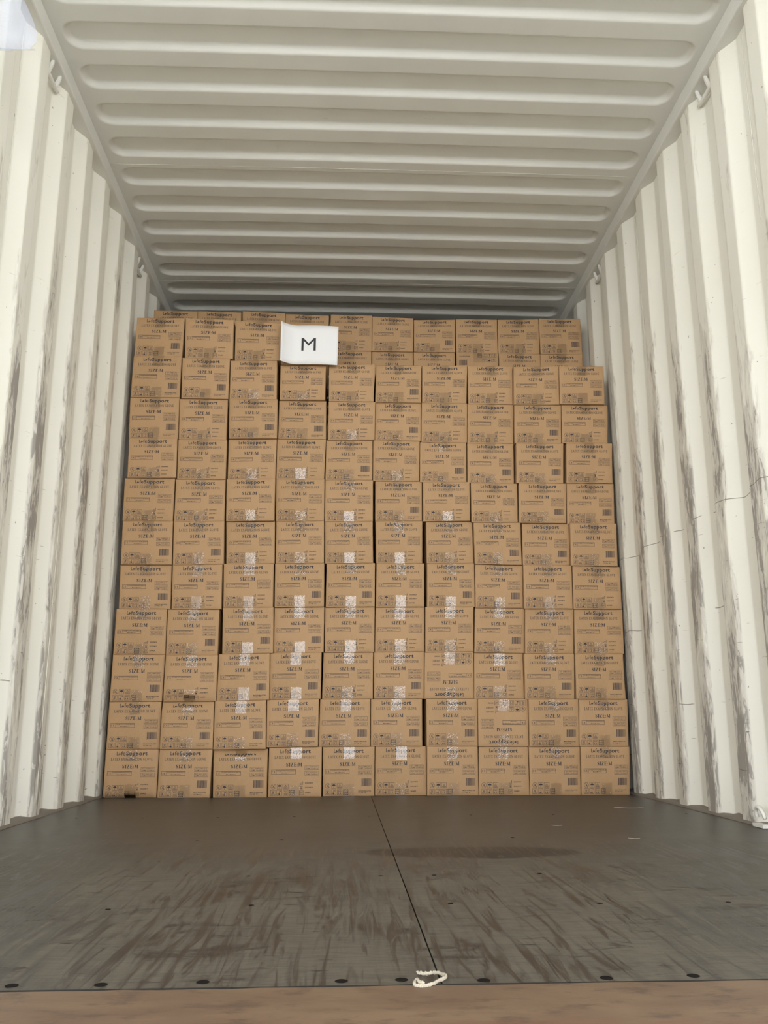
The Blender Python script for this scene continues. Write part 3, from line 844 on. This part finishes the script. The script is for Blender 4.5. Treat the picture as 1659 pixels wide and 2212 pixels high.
# ------------------------------------------------------------------ cartons
# row, place from the left, print, upside down, front (mm), then x z of the four front corners in 0.1 mm:
# top left, top right, bottom left, bottom right.  Rows 1..11 front stack, 12 and 13 the stack behind it.
BOXES = [
    (1, 1, 'D', 0, 4053, -11541, 2020, -9258, 2026, -11546, 0, -9266, 0),
    (1, 2, 'B', 0, 4035, -9202, 2020, -6923, 2026, -9197, 0, -6967, 0),
    (1, 3, 'B', 0, 4037, -6878, 1996, -4536, 2023, -6824, 0, -4531, 0),
    (1, 4, 'D', 0, 4062, -4486, 2080, -2172, 2101, -4487, 0, -2173, 0),
    (1, 5, 'B', 0, 4078, -2131, 2088, 160, 2102, -2118, 0, 146, 0),
    (1, 6, 'D', 0, 4097, 194, 2101, 2463, 2107, 172, 0, 2453, 0),
    (1, 7, 'B', 0, 4074, 2487, 2102, 4754, 2098, 2465, 0, 4737, 0),
    (1, 8, 'D', 0, 4072, 4796, 2084, 7007, 2077, 4749, 0, 6998, 0),
    (1, 9, 'B', 0, 4066, 7031, 2069, 9330, 2068, 7010, 0, 9273, 0),
    (1, 10, 'B', 0, 4057, 9342, 2069, 11557, 2068, 9285, 0, 11438, 0),
    (2, 1, 'B', 0, 4057, -11545, 4048, -9267, 4060, -11554, 2028, -9244, 2034),
    (2, 2, 'B', 0, 4026, -9177, 4039, -6933, 4051, -9182, 2028, -6908, 2034),
    (2, 3, 'B', 0, 4032, -6899, 4067, -4656, 4115, -6888, 2004, -4617, 2031),
    (2, 4, 'B', 0, 4051, -4628, 4126, -2332, 4163, -4605, 2088, -2346, 2109),
    (2, 5, 'B', 0, 4075, -2285, 4154, -37, 4167, -2323, 2096, -49, 2110),
    (2, 6, 'B', 0, 4091, -12, 4173, 2303, 4174, -16, 2109, 2294, 2115),
    (2, 7, 'B', 0, 4074, 2484, 4167, 4786, 4168, 2472, 2110, 4755, 2106),
    (2, 8, 'D', 1, 4067, 4800, 4161, 7064, 4158, 4768, 2092, 7032, 2085),
    (2, 9, 'B', 0, 4054, 7076, 4143, 9345, 4141, 7044, 2077, 9268, 2076),
    (2, 10, 'B', 0, 4061, 9392, 4144, 11614, 4138, 9298, 2077, 11525, 2076),
    (3, 1, 'B', 0, 4054, -11515, 6102, -9211, 6101, -11526, 4056, -9242, 4068),
    (3, 2, 'D', 0, 4027, -9133, 6072, -6841, 6078, -9150, 4047, -6849, 4059),
    (3, 3, 'B', 0, 4037, -6804, 6127, -4553, 6163, -6833, 4075, -4518, 4123),
    (3, 4, 'B', 0, 4050, -4541, 6184, -2241, 6224, -4506, 4134, -2257, 4171),
    (3, 5, 'D', 0, 4077, -2156, 6225, 90, 6243, -2204, 4162, 76, 4175),
    (3, 6, 'B', 0, 4085, 128, 6257, 2425, 6268, 122, 4181, 2384, 4182),
    (3, 7, 'D', 1, 4073, 2437, 6243, 4670, 6261, 2396, 4175, 4631, 4176),
    (3, 8, 'D', 0, 4078, 4700, 6227, 6942, 6200, 4643, 4169, 6918, 4166),
    (3, 9, 'B', 0, 4054, 6954, 6179, 9247, 6175, 6930, 4151, 9175, 4149),
    (3, 10, 'B', 0, 4050, 9283, 6166, 11494, 6169, 9241, 4152, 11503, 4146),
    (4, 1, 'D', 0, 4062, -11515, 8157, -9246, 8150, -11537, 6110, -9228, 6109),
    (4, 2, 'B', 0, 4050, -9190, 8126, -6879, 8130, -9180, 6080, -6888, 6086),
    (4, 3, 'B', 0, 4041, -6721, 8201, -4446, 8228, -6670, 6135, -4409, 6171),
    (4, 4, 'B', 0, 4066, -4420, 8239, -2151, 8277, -4397, 6192, -2154, 6232),
    (4, 5, 'D', 0, 4070, -2113, 8268, 156, 8296, -2110, 6233, 141, 6251),
    (4, 6, 'D', 0, 4082, 203, 8292, 2452, 8308, 165, 6265, 2427, 6276),
    (4, 7, 'D', 0, 4069, 2486, 8295, 4716, 8307, 2460, 6251, 4665, 6269),
    (4, 8, 'B', 0, 4075, 4786, 8268, 7085, 8264, 4703, 6235, 6997, 6208),
    (4, 9, 'D', 0, 4062, 7097, 8211, 9361, 8219, 7012, 6187, 9257, 6183),
    (4, 10, 'D', 0, 4065, 9389, 8214, 11657, 8214, 9308, 6174, 11590, 6177),
    (5, 1, 'B', 0, 4062, -11477, 10169, -9154, 10175, -11409, 8165, -9094, 8158),
    (5, 2, 'D', 0, 4041, -9067, 10139, -6819, 10183, -9025, 8134, -6793, 8138),
    (5, 3, 'D', 0, 4042, -6761, 10215, -4484, 10239, -6706, 8209, -4478, 8236),
    (5, 4, 'B', 0, 4053, -4432, 10261, -2175, 10297, -4410, 8247, -2164, 8285),
    (5, 5, 'B', 0, 4064, -2069, 10292, 168, 10328, -2089, 8276, 153, 8304),
    (5, 6, 'D', 0, 4072, 239, 10330, 2468, 10343, 207, 8300, 2443, 8316),
    (5, 7, 'B', 0, 4070, 2591, 10341, 4800, 10369, 2565, 8303, 4780, 8315),
    (5, 8, 'B', 0, 4070, 4846, 10308, 7062, 10258, 4810, 8276, 7017, 8272),
    (5, 9, 'D', 0, 4051, 7074, 10248, 9341, 10253, 7029, 8219, 9286, 8227),
    (5, 10, 'D', 0, 4059, 9393, 10237, 11635, 10210, 9338, 8222, 11611, 8222),
    (6, 1, 'B', 0, 4053, -11469, 12207, -9176, 12217, -11447, 10177, -9133, 10183),
    (6, 2, 'B', 0, 4041, -9120, 12171, -6809, 12213, -9065, 10147, -6763, 10191),
    (6, 3, 'D', 0, 4049, -6728, 12199, -4490, 12233, -6654, 10223, -4456, 10247),
    (6, 4, 'D', 0, 4058, -4435, 12265, -2213, 12296, -4416, 10269, -2187, 10305),
    (6, 5, 'D', 0, 4067, -2168, 12275, 56, 12317, -2142, 10300, 81, 10336),
    (6, 6, 'D', 0, 4078, 194, 12345, 2405, 12371, 226, 10338, 2381, 10351),
    (6, 7, 'D', 0, 4077, 2577, 12326, 4766, 12364, 2583, 10349, 4781, 10377),
    (6, 8, 'B', 0, 4061, 4804, 12284, 7027, 12294, 4818, 10316, 7015, 10266),
    (6, 9, 'B', 0, 4067, 7104, 12271, 9342, 12265, 7077, 10256, 9299, 10261),
    (6, 10, 'B', 0, 4050, 9354, 12248, 11564, 12258, 9311, 10245, 11516, 10218),
    (7, 1, 'D', 0, 4059, -11524, 14267, -9202, 14283, -11501, 12215, -9205, 12225),
    (7, 2, 'D', 0, 4050, -9134, 14212, -6836, 14219, -9126, 12179, -6823, 12221),
    (7, 3, 'D', 0, 4035, -6770, 14213, -4517, 14253, -6727, 12207, -4513, 12241),
    (7, 4, 'D', 0, 4062, -4491, 14309, -2217, 14332, -4456, 12273, -2214, 12304),
    (7, 5, 'D', 0, 4067, -2178, 14285, 70, 14308, -2184, 12283, 72, 12325),
    (7, 6, 'B', 0, 4080, 187, 14297, 2413, 14312, 179, 12353, 2390, 12379),
    (7, 7, 'D', 0, 4066, 2448, 14256, 4669, 14279, 2440, 12334, 4655, 12372),
    (7, 8, 'D', 0, 4061, 4724, 14214, 6937, 14203, 4710, 12292, 6900, 12302),
    (7, 9, 'B', 0, 4054, 7006, 14203, 9275, 14202, 6951, 12279, 9197, 12273),
    (7, 10, 'B', 0, 4065, 9327, 14250, 11605, 14257, 9255, 12256, 11532, 12266),
    (8, 1, 'D', 0, 4050, -11421, 16199, -9174, 16236, -11395, 14275, -9138, 14291),
    (8, 2, 'D', 0, 4048, -9120, 16151, -6845, 16163, -9086, 14220, -6836, 14227),
    (8, 3, 'D', 0, 4051, -6773, 16198, -4504, 16234, -6747, 14221, -4529, 14261),
    (8, 4, 'D', 0, 4065, -4492, 16286, -2174, 16290, -4493, 14317, -2242, 14340),
    (8, 5, 'B', 0, 4067, -2162, 16273, 52, 16293, -2178, 14293, 38, 14316),
    (8, 6, 'D', 0, 4077, 81, 16323, 2321, 16301, 66, 14305, 2283, 14320),
    (8, 7, 'B', 0, 4074, 2334, 16251, 4567, 16261, 2312, 14264, 4537, 14287),
    (8, 8, 'B', 0, 4073, 4613, 16218, 6856, 16229, 4583, 14222, 6818, 14211),
    (8, 9, 'B', 0, 4054, 6948, 16188, 9240, 16199, 6893, 14211, 9145, 14210),
    (8, 10, 'D', 0, 4061, 9407, 16248, 11652, 16267, 9309, 14258, 11545, 14265),
    (9, 1, 'B', 0, 4059, -11519, 18262, -9186, 18281, -11471, 16207, -9163, 16244),
    (9, 2, 'D', 0, 4050, -9163, 18186, -6877, 18186, -9109, 16159, -6880, 16171),
    (9, 3, 'B', 0, 4037, -6796, 18180, -4507, 18188, -6739, 16206, -4490, 16242),
    (9, 4, 'B', 0, 4065, -4449, 18224, -2189, 18237, -4448, 16294, -2172, 16298),
    (9, 5, 'D', 0, 4062, -2066, 18199, 180, 18216, -2076, 16281, 147, 16301),
    (9, 6, 'B', 0, 4077, 192, 18237, 2408, 18244, 161, 16331, 2370, 16309),
    (9, 7, 'D', 0, 4075, 2439, 18247, 4663, 18254, 2399, 16259, 4617, 16269),
    (9, 8, 'D', 0, 4075, 4679, 18228, 6930, 18227, 4632, 16226, 6859, 16237),
    (9, 9, 'B', 0, 4057, 6943, 18140, 9228, 18164, 6890, 16196, 9151, 16207),
    (9, 10, 'D', 0, 4064, 9264, 18201, 11549, 18209, 9203, 16256, 11447, 16275),
    (10, 1, 'B', 0, 4056, -11478, 20358, -9179, 20373, -11498, 18270, -9194, 18289),
    (10, 2, 'B', 0, 4041, -9117, 20249, -6846, 20256, -9075, 18194, -6858, 18194),
    (10, 3, 'B', 0, 4041, -6811, 20148, -4576, 20186, -6800, 18188, -4557, 18196),
    (10, 4, 'D', 0, 4053, -4422, 20017, -2223, 20021, -4416, 18232, -2245, 18245),
    (10, 5, 'D', 0, 4062, -2082, 20132, 165, 20154, -2059, 18207, 90, 18224),
    (10, 6, 'B', 0, 4074, 224, 20168, 2450, 20189, 179, 18245, 2412, 18252),
    (10, 7, 'D', 0, 4077, 2483, 20202, 4722, 20239, 2460, 18255, 4629, 18262),
    (10, 8, 'D', 0, 4075, 4735, 20219, 6955, 20240, 4719, 18236, 6898, 18235),
    (10, 9, 'D', 0, 4054, 6967, 20104, 9200, 20191, 6915, 18148, 9152, 18172),
    (10, 10, 'B', 0, 4050, 9212, 20170, 11433, 20207, 9164, 18209, 11375, 18217),
    (11, 1, 'B', 0, 4062, -11454, 22403, -9141, 22416, -11466, 20366, -9178, 20381),
    (11, 2, 'D', 0, 4045, -9076, 22331, -6744, 22278, -9022, 20257, -6716, 20264),
    (11, 3, 'D', 0, 4043, -6650, 22254, -4399, 22149, -6621, 20156, -4413, 20194),
    (11, 4, 'B', 0, 4054, -4361, 22185, -2128, 22161, -4401, 20025, -2223, 20029),
    (13, 1, 'B', 0, 4415, -11472, 24507, -9180, 24499, -11419, 22360, -9123, 22360),
    (13, 2, 'D', 0, 4414, -9163, 24499, -6860, 24473, -9111, 22360, -6822, 22360),
    (13, 3, 'B', 0, 4417, -6798, 24583, -4516, 24502, -6773, 22360, -4517, 22360),
    (13, 4, 'D', 0, 4416, -4498, 24447, -2176, 24403, -4500, 22360, -2201, 22360),
    (13, 5, 'D', 0, 4412, -2076, 24441, 138, 24412, -2119, 22360, 114, 22360),
    (13, 6, 'D', 0, 4410, 150, 24358, 2365, 24292, 126, 22360, 2318, 22360),
    (13, 7, 'B', 0, 4410, 2377, 24201, 4619, 24263, 2368, 22360, 4578, 22360),
    (13, 8, 'D', 0, 4417, 4653, 24301, 6895, 24326, 4646, 22360, 6883, 22360),
    (13, 9, 'D', 0, 4415, 6929, 24327, 9161, 24389, 6900, 22360, 9148, 22360),
    (13, 10, 'B', 0, 4413, 9173, 24425, 11447, 24452, 9183, 22360, 11459, 22360),
    (12, 5, 'D', 0, 4412, -2134, 22356, 100, 22356, -2134, 20330, 100, 20330),
    (12, 6, 'D', 0, 4416, 132, 22356, 2323, 22356, 132, 20330, 2323, 20330),
    (12, 7, 'B', 0, 4416, 2352, 22356, 4562, 22356, 2352, 20330, 4562, 20330),
    (12, 8, 'B', 1, 4410, 4641, 22356, 6878, 22356, 4641, 20330, 6878, 20330),
    (12, 9, 'D', 0, 4414, 6914, 22356, 9162, 22356, 6914, 20330, 9162, 20330),
    (12, 10, 'B', 0, 4412, 9168, 22356, 11445, 22356, 9168, 20330, 11445, 20330),
]
BOX_D = 0.345
CRUSHED = {(1, 3): 'top', (2, 2): 'corners', (3, 2): 'foot', (1, 1): 'lip', (8, 7): 'slant'}
ORD = ['', 'first', 'second', 'third', 'fourth', 'fifth', 'sixth', 'seventh', 'eighth', 'ninth', 'tenth', 'eleventh']

def carton_label(row, col, kind, flip):
    what = 'barcode' if kind == 'B' else 'dates'
    if col == 1: pos = 'against the left wall'
    elif col == 10: pos = 'against the right wall'
    elif col <= 5: pos = ORD[col] + ' from the left wall'
    else: pos = ORD[11 - col] + ' from the right wall'
    if row == 13: r = 'top row of the rear stack'
    elif row == 12: r = 'half-hidden second row of the rear stack'
    elif row == 1: r = 'bottom row on the floor'
    elif row == 11: r = 'topmost front row'
    else: r = ORD[row] + ' row from the floor'
    if row == 11 and col == 4:
        return 'brown glove carton behind the white paper sign, topmost front row'
    if row == 13 and col <= 4:
        return 'brown glove carton, ' + r + ', ' + pos
    if row == 12 and col != 8:
        return 'brown glove carton, ' + r + ', ' + pos
    if flip:
        return 'upside-down glove carton with ' + what + ', ' + r
    if (row, col) in ((1, 3), (2, 2)):
        return 'dented glove carton with ' + what + ', ' + r + ', ' + pos
    return 'glove carton with ' + what + ', ' + r + ', ' + pos

# tilt of each tape strip, shaped to steer its glint: most turn away from the sky,
# those listed here are angled to mirror the bright daylight
GLINT_TOP = {(1, 4), (1, 5), (1, 6), (2, 3), (2, 4), (3, 3), (3, 4), (4, 5)}
GLINT_FOOT = {(3, 3), (3, 4), (4, 3), (4, 4), (4, 5), (5, 4), (5, 6), (6, 3), (6, 5), (6, 6), (7, 3), (7, 5), (7, 7), (8, 3), (8, 4), (9, 5), (10, 4), (10, 3)}
def tape_set(row, col, end, rnd):
    if end == 0:
        if (row, col) in GLINT_TOP:
            return rnd.uniform(-0.012, 0.012), rnd.uniform(0.030, 0.050)
        return rnd.uniform(-0.03, 0.03), (rnd.uniform(-0.085, -0.060) if row <= 4 else rnd.uniform(0.070, 0.090))
    if (row, col) in GLINT_FOOT:
        return rnd.uniform(-0.012, 0.012), (0.004 if row < 5 else rnd.uniform(0.015, 0.030))
    return rnd.uniform(-0.03, 0.03), (rnd.uniform(0.070, 0.095) if row <= 5 else rnd.uniform(-0.090, -0.060))

NU, NV = 12, 12
def carton(row, col, kind, flip, ymm, *c):
    rnd = random.Random(row * 100 + col)
    Y = ymm / 1000.0
    TL, TR, BL, BR = (np.array(c[i:i + 2]) / 1e4 for i in (0, 2, 4, 6))
    yaw = rnd.uniform(-0.012, 0.012)
    lean = rnd.uniform(-0.004, 0.004)
    bulge = rnd.uniform(0.0, 0.0022)
    warp = [rnd.uniform(-0.0012, 0.0012) for _ in range(3)]
    cr = CRUSHED.get((row, col))
    ctr = (BL + BR) / 2
    def place(u, v, off=0.0, border=True):
        u = np.asarray(u, float); v = np.asarray(v, float)
        top = np.outer(1 - u, TL) + np.outer(u, TR)
        bot = np.outer(1 - u, BL) + np.outer(u, BR)
        p = top * (1 - v)[:, None] + bot * v[:, None]
        d = bulge * np.sin(np.pi * np.clip(u, 0, 1)) * np.sin(np.pi * np.clip(v, 0, 1))
        d = d + warp[0] * np.sin(5.2 * u + row) * (1 - v) + warp[1] * np.sin(4.1 * v + col) + warp[2] * np.cos(6 * u * v)
        if cr == 'top':
            d = d - 0.020 * smoothstep(0.17, 0.0, v) - 0.010 * smoothstep(0.86, 1.0, u) * smoothstep(.4, .1, v)
        elif cr == 'corners':
            d = d - 0.016 * smoothstep(0.02, 0.0, v + 0) * 0 - 0.016 * smoothstep(0.20, 0.0, v - 0.10 * np.abs(2 * u - 1) + 0.06)
        elif cr == 'foot':
            d = d + 0.006 * np.exp(-((v - 0.845) / 0.03) ** 2) - 0.008 * smoothstep(0.85, 1.0, v)
        elif cr == 'lip':
            d = d - 0.014 * smoothstep(0.93, 1.0, v + 0.05 * (u - 0.5)) * smoothstep(1.0, 0.9, u)
        elif cr == 'slant':
            d = d - 0.005 * np.exp(-((v - 0.12 - 1.4 * (u - 0.28)) / 0.16) ** 2)
        y = Y + yaw * (p[:, 0] - ctr[0]) + lean * (0.5 - v) - d - off
        return np.stack([p[:, 0], y, p[:, 1]], 1)
    # body: gridded front with eased edges, plain sides, top, bottom and back
    r = 0.0022
    uu = np.concatenate([[0], np.linspace(0.012, 0.988, NU - 1), [1]])
    vv = np.concatenate([[0], np.linspace(0.012, 0.988, NV - 1), [1]])
    U, Vg = np.meshgrid(uu, vv)
    front = place(U.ravel(), Vg.ravel())
    nu, nv = len(uu), len(vv)
    rim = (U.ravel() == 0) | (U.ravel() == 1) | (Vg.ravel() == 0) | (Vg.ravel() == 1)
    front[rim, 1] += r
    verts = front.tolist()
    faces = []
    for j in range(nv - 1):
        for i in range(nu - 1):
            a = j * nu + i
            faces.append((a, a + nu, a + nu + 1, a + 1))
    loop = [i for i in range(nu)] + [j * nu + nu - 1 for j in range(1, nv)] + [(nv - 1) * nu + i for i in range(nu - 2, -1, -1)] + [j * nu for j in range(nv - 2, 0, -1)]
    k = len(loop)
    for yb, s in ((Y + 0.03, 1.0), (Y + BOX_D, 0.0)):
        base = len(verts)
        for idx in loop:
            p = front[idx]
            q = np.array([p[0], p[2]])
            verts.append((q[0], yb + yaw * (q[0] - ctr[0]) + (0 if s else 0), q[1]))
        prev = loop if s == 1.0 else list(range(base - k, base))
        for i in range(k):
            faces.append((prev[i], prev[(i + 1) % k], base + (i + 1) % k, base + i))
    faces.append(tuple(range(len(verts) - k, len(verts))))
    org = np.array([ctr[0], Y + BOX_D / 2, (BL[1] + BR[1]) / 2])
    V = np.array(verts) - org
    me = bpy.data.meshes.new('carton')
    me.from_pydata(V.tolist(), [], faces)
    me.update()
    me.polygons.foreach_set('use_smooth', [i < (nu - 1) * (nv - 1) for i in range(len(me.polygons))])
    me.materials.append(MAT_CARD)
    root = bpy.data.objects.new('glove_carton', me)
    COL.objects.link(root)
    root.location = org
    tag(root, carton_label(row, col, kind, flip), 'carton', 'glove cartons of the rear stack' if row > 11 else 'glove cartons of the front stack')
    # print
    for pname, (av, _) in ART[kind].items():
        u, v = av[:, 0], av[:, 1]
        if flip:
            u, v = 1 - u, 1 - v
        pm = fast_mesh(pname, place(u, v, 0.0006) - org, ART_F[kind][pname])
        pm.materials.append(MAT_INK)
        po = bpy.data.objects.new(pname, pm)
        COL.objects.link(po); po.parent = root
    # sealing tape turned down over the top edge and up over the bottom edge
    for end in (0, 1):
        du = rnd.uniform(-0.012, 0.012)
        ln = rnd.uniform(0.235, 0.285)
        tl, sl = tape_set(row, col, end, rnd)
        u0, u1 = 0.402 + du, 0.612 + du
        a = np.linspace(u0, u1, 6); b = np.linspace(0.004, ln, 7)
        A, B = np.meshgrid(a, b)
        A, B = A.ravel(), B.ravel()
        jag = np.where(B > ln - 1e-6, np.array([rnd.uniform(-0.006, 0.006) for _ in B]), 0)
        vv_ = B + jag if end == 0 else 1 - B - jag
        off = 0.0012 + 0.0 * A
        off = off + np.abs(tl) * 0.045 * ((A - u0) / (u1 - u0) if tl > 0 else (u1 - A) / (u1 - u0)) + (sl * 0.203 * B if sl > 0 else -sl * 0.203 * (ln - B))
        tv = place(A, vv_, off) - org
        tf = []
        for j in range(6):
            for i in range(5):
                q = j * 6 + i
                f4 = (q, q + 6, q + 7, q + 1)
                tf.append(f4 if end == 0 else f4[::-1])
        tm = bpy.data.meshes.new('tape')
        tm.from_pydata(tv.tolist(), [], tf)
        tm.update()
        tm.polygons.foreach_set('use_smooth', [True] * len(tf))
        tm.materials.append(MAT_TAPE)
        to = bpy.data.objects.new('tape', tm)
        to['label'] = 'clear packing tape'
        COL.objects.link(to); to.parent = root
    return root

for rec in BOXES:
    carton(*rec)

# ------------------------------------------------------------------ paper sign taped to a carton
def paper_sign():
    Yp = 4.030
    o = empty('paper_sign', (-0.303, Yp, 1.996))
    tag(o, 'white paper sheet with a black letter M fixed to the cartons', 'sign')
    nu, nv = 28, 8
    W_, H_ = 0.272, 0.203
    def P(u, v, off=0.0):          # u 0..1 right, v 0..1 up
        curl = 0.050 * np.clip((0.30 - u) / 0.30, 0, 1) ** 2.0
        x = -W_ / 2 + W_ * u - 0.004 * v * (1 - u) + 0.004 * v
        z = H_ * v - 0.003 * u + 0.002 * np.sin(3.3 * u)
        y = -curl + 0.004 * np.sin(5 * u + 1.0) - 0.004 * (1 - v) * u - off
        return np.stack([x, y, z], 1)
    U, V = np.meshgrid(np.linspace(0, 1, nu), np.linspace(0, 1, nv))
    a = P(U.ravel(), V.ravel()); b = P(U.ravel(), V.ravel(), -0.0003)
    f = []
    N = nu * nv
    for j in range(nv - 1):
        for i in range(nu - 1):
            q = j * nu + i
            f.append((q, q + 1, q + nu + 1, q + nu)); f.append((N + q, N + q + nu, N + q + nu + 1, N + q + 1))
    rim = list(range(nu)) + [j * nu + nu - 1 for j in range(1, nv)] + list(range(nv * nu - 2, (nv - 1) * nu - 1, -1)) + [j * nu for j in range(nv - 2, 0, -1)]
    for i in range(len(rim)):
        p, q = rim[i], rim[(i + 1) % len(rim)]
        f.append((q, p, N + p, N + q))
    mesh_obj('sheet', np.vstack([a, b]).tolist(), f, MAT_PAPER, o, True)
    v, t = font_tris('M', 0.0, 4)
    lo, hi = v.min(0), v.max(0)
    w = (v - lo) / (hi - lo)
    mesh_obj('letter', P(0.355 + 0.255 * w[:, 0], 0.345 + 0.325 * w[:, 1], 0.0006).tolist(), t, MAT_TONER, o)
    return o
paper_sign()

# ------------------------------------------------------------------ string and scraps on the floor
def string(name, pts, rad, label, cat, group=None, twist=True, mat=MAT_ROPE):
    P = [Vector(p) for p in pts]
    dense = []
    for i in range(len(P) - 1):
        p0, p1, p2, p3 = P[max(i - 1, 0)], P[i], P[i + 1], P[min(i + 2, len(P) - 1)]
        for k in range(8):
            t = k / 8
            dense.append(0.5 * ((2 * p1) + (p2 - p0) * t + (2 * p0 - 5 * p1 + 4 * p2 - p3) * t * t + (3 * p1 - p0 - 3 * p2 + p3) * t ** 3))
    dense.append(P[-1])
    b = MB()
    if twist:
        for s in range(3):
            q = []
            for i, p in enumerate(dense):
                a = i * 0.75 + s * math.tau / 3
                q.append(p + Vector((math.cos(a) * .6, math.cos(a) * .6, math.sin(a))) * rad * 0.55)
            b.tube(q, [rad * 0.8 * random.uniform(0.55, 1.35) for _ in q], 6)
    else:
        b.tube(dense, rad, 6)
    o = b.build(name, mat, None, True)
    return tag(o, label, cat, group)
zr_ = 0.0042
string('string_loop', [(-.028, 1.263, zr_), (-.020, 1.257, zr_), (-.011, 1.255, zr_ + .001), (-.002, 1.260, zr_), (.004, 1.252, zr_), (.007, 1.241, zr_ + .001), (.002, 1.231, zr_), (-.006, 1.222, zr_), (-.012, 1.212, .004), (-.022, 1.207, .003), (-.031, 1.207, .003), (-.036, 1.212, .004), (-.032, 1.222, .006), (-.029, 1.212, .006), (-.024, 1.209, .005)],
       0.0019, 'frayed loop of white string lying on the sill edge', 'string')
string('thread_scrap', [(.900, 3.485, .0014), (.945, 3.455, .0014), (.985, 3.458, .0014), (1.01, 3.475, .0014)], 0.0009, 'curved white thread on the floor near the right wall', 'thread', None, False)
string('thread_scrap', [(.533, 2.925, .0014), (.545, 2.912, .0014), (.556, 2.915, .0014), (.564, 2.918, .0014)], 0.0008, 'short white thread on the floor, middle right', 'thread', None, False)
string('thread_scrap', [(.675, 2.60, .0014), (.690, 2.588, .0014), (.704, 2.590, .0014)], 0.0008, 'tiny white thread on the floor, below the curved one', 'thread', None, False)

# ------------------------------------------------------------------ clear plastic pouch by the left wall
def pouch():
    m, nt, b = new_mat('clear_plastic_film')
    b.inputs['Base Color'].default_value = (0.62, 0.68, 0.84, 1)
    b.inputs['Roughness'].default_value = 0.16
    b.inputs['Alpha'].default_value = 0.30
    b.inputs['IOR'].default_value = 1.5
    g = NG(nt)
    g.link(g.bump(g.noise(g.objco(), 22.0, 3.0, 0.6, 0.6), 0.5, 0.01), b.inputs['Normal'])
    o = empty('plastic_pouch', (-1.100, 2.20, 2.175))
    tag(o, 'clear plastic pouch hanging under the left roof rail', 'pouch')
    # outline of the filled bag, closed at the neck
    nu, nv = 20, 22
    vs, fs = [], []
    for side in (1, -1):
        for j in range(nv):
            v = j / (nv - 1)
            half = 0.088 * min(1.0, (1 - max(0, (0.10 - v) / 0.10) ** 2 * 0.22)) * (1 - smoothstep(0.06, 0.85, np.array(v)) * 0.88)
            for i in range(nu):
                u = -1 + 2 * i / (nu - 1)
                th = 0.030 * math.sqrt(max(0, 1 - u * u)) * (math.sin(math.pi * min(v * 1.25 + 0.03, 1)) ** 0.6 if v < 0.8 else max(0.12, math.sin(math.pi * min(v * 1.25 + .03, 1))) ** 0.6)
                wob = 0.004 * math.sin(9 * u + 6 * v) + 0.003 * math.sin(17 * v - 5 * u)
                vs.append((half * u + 0.010 * v, side * (th + wob * (1 - u * u)), 0.30 * v + 0.006 * (u * u) * (1 - v)))
    N = nu * nv
    for s in (0, 1):
        for j in range(nv - 1):
            for i in range(nu - 1):
                q = s * N + j * nu + i
                f = (q, q + 1, q + nu + 1, q + nu)
                fs.append(f if s else f[::-1])
    mesh_obj('film', vs, fs, m, o, True)
    MB().tube([(-0.086, -.002, .001), (-.03, -.003, 0), (.03, -.003, 0), (.086, -.002, .001)], 0.0022, 6).build('bottom_seam', m, o, True)
    MB().tube([(0.010, 0, 0.296), (0.004, 0.002, 0.36), (-0.020, 0.004, RAIL_B - 2.175 - 0.002)], 0.0018, 6).build('hanging_cord', MAT_ROPE, o, True)
    return o
pouch()
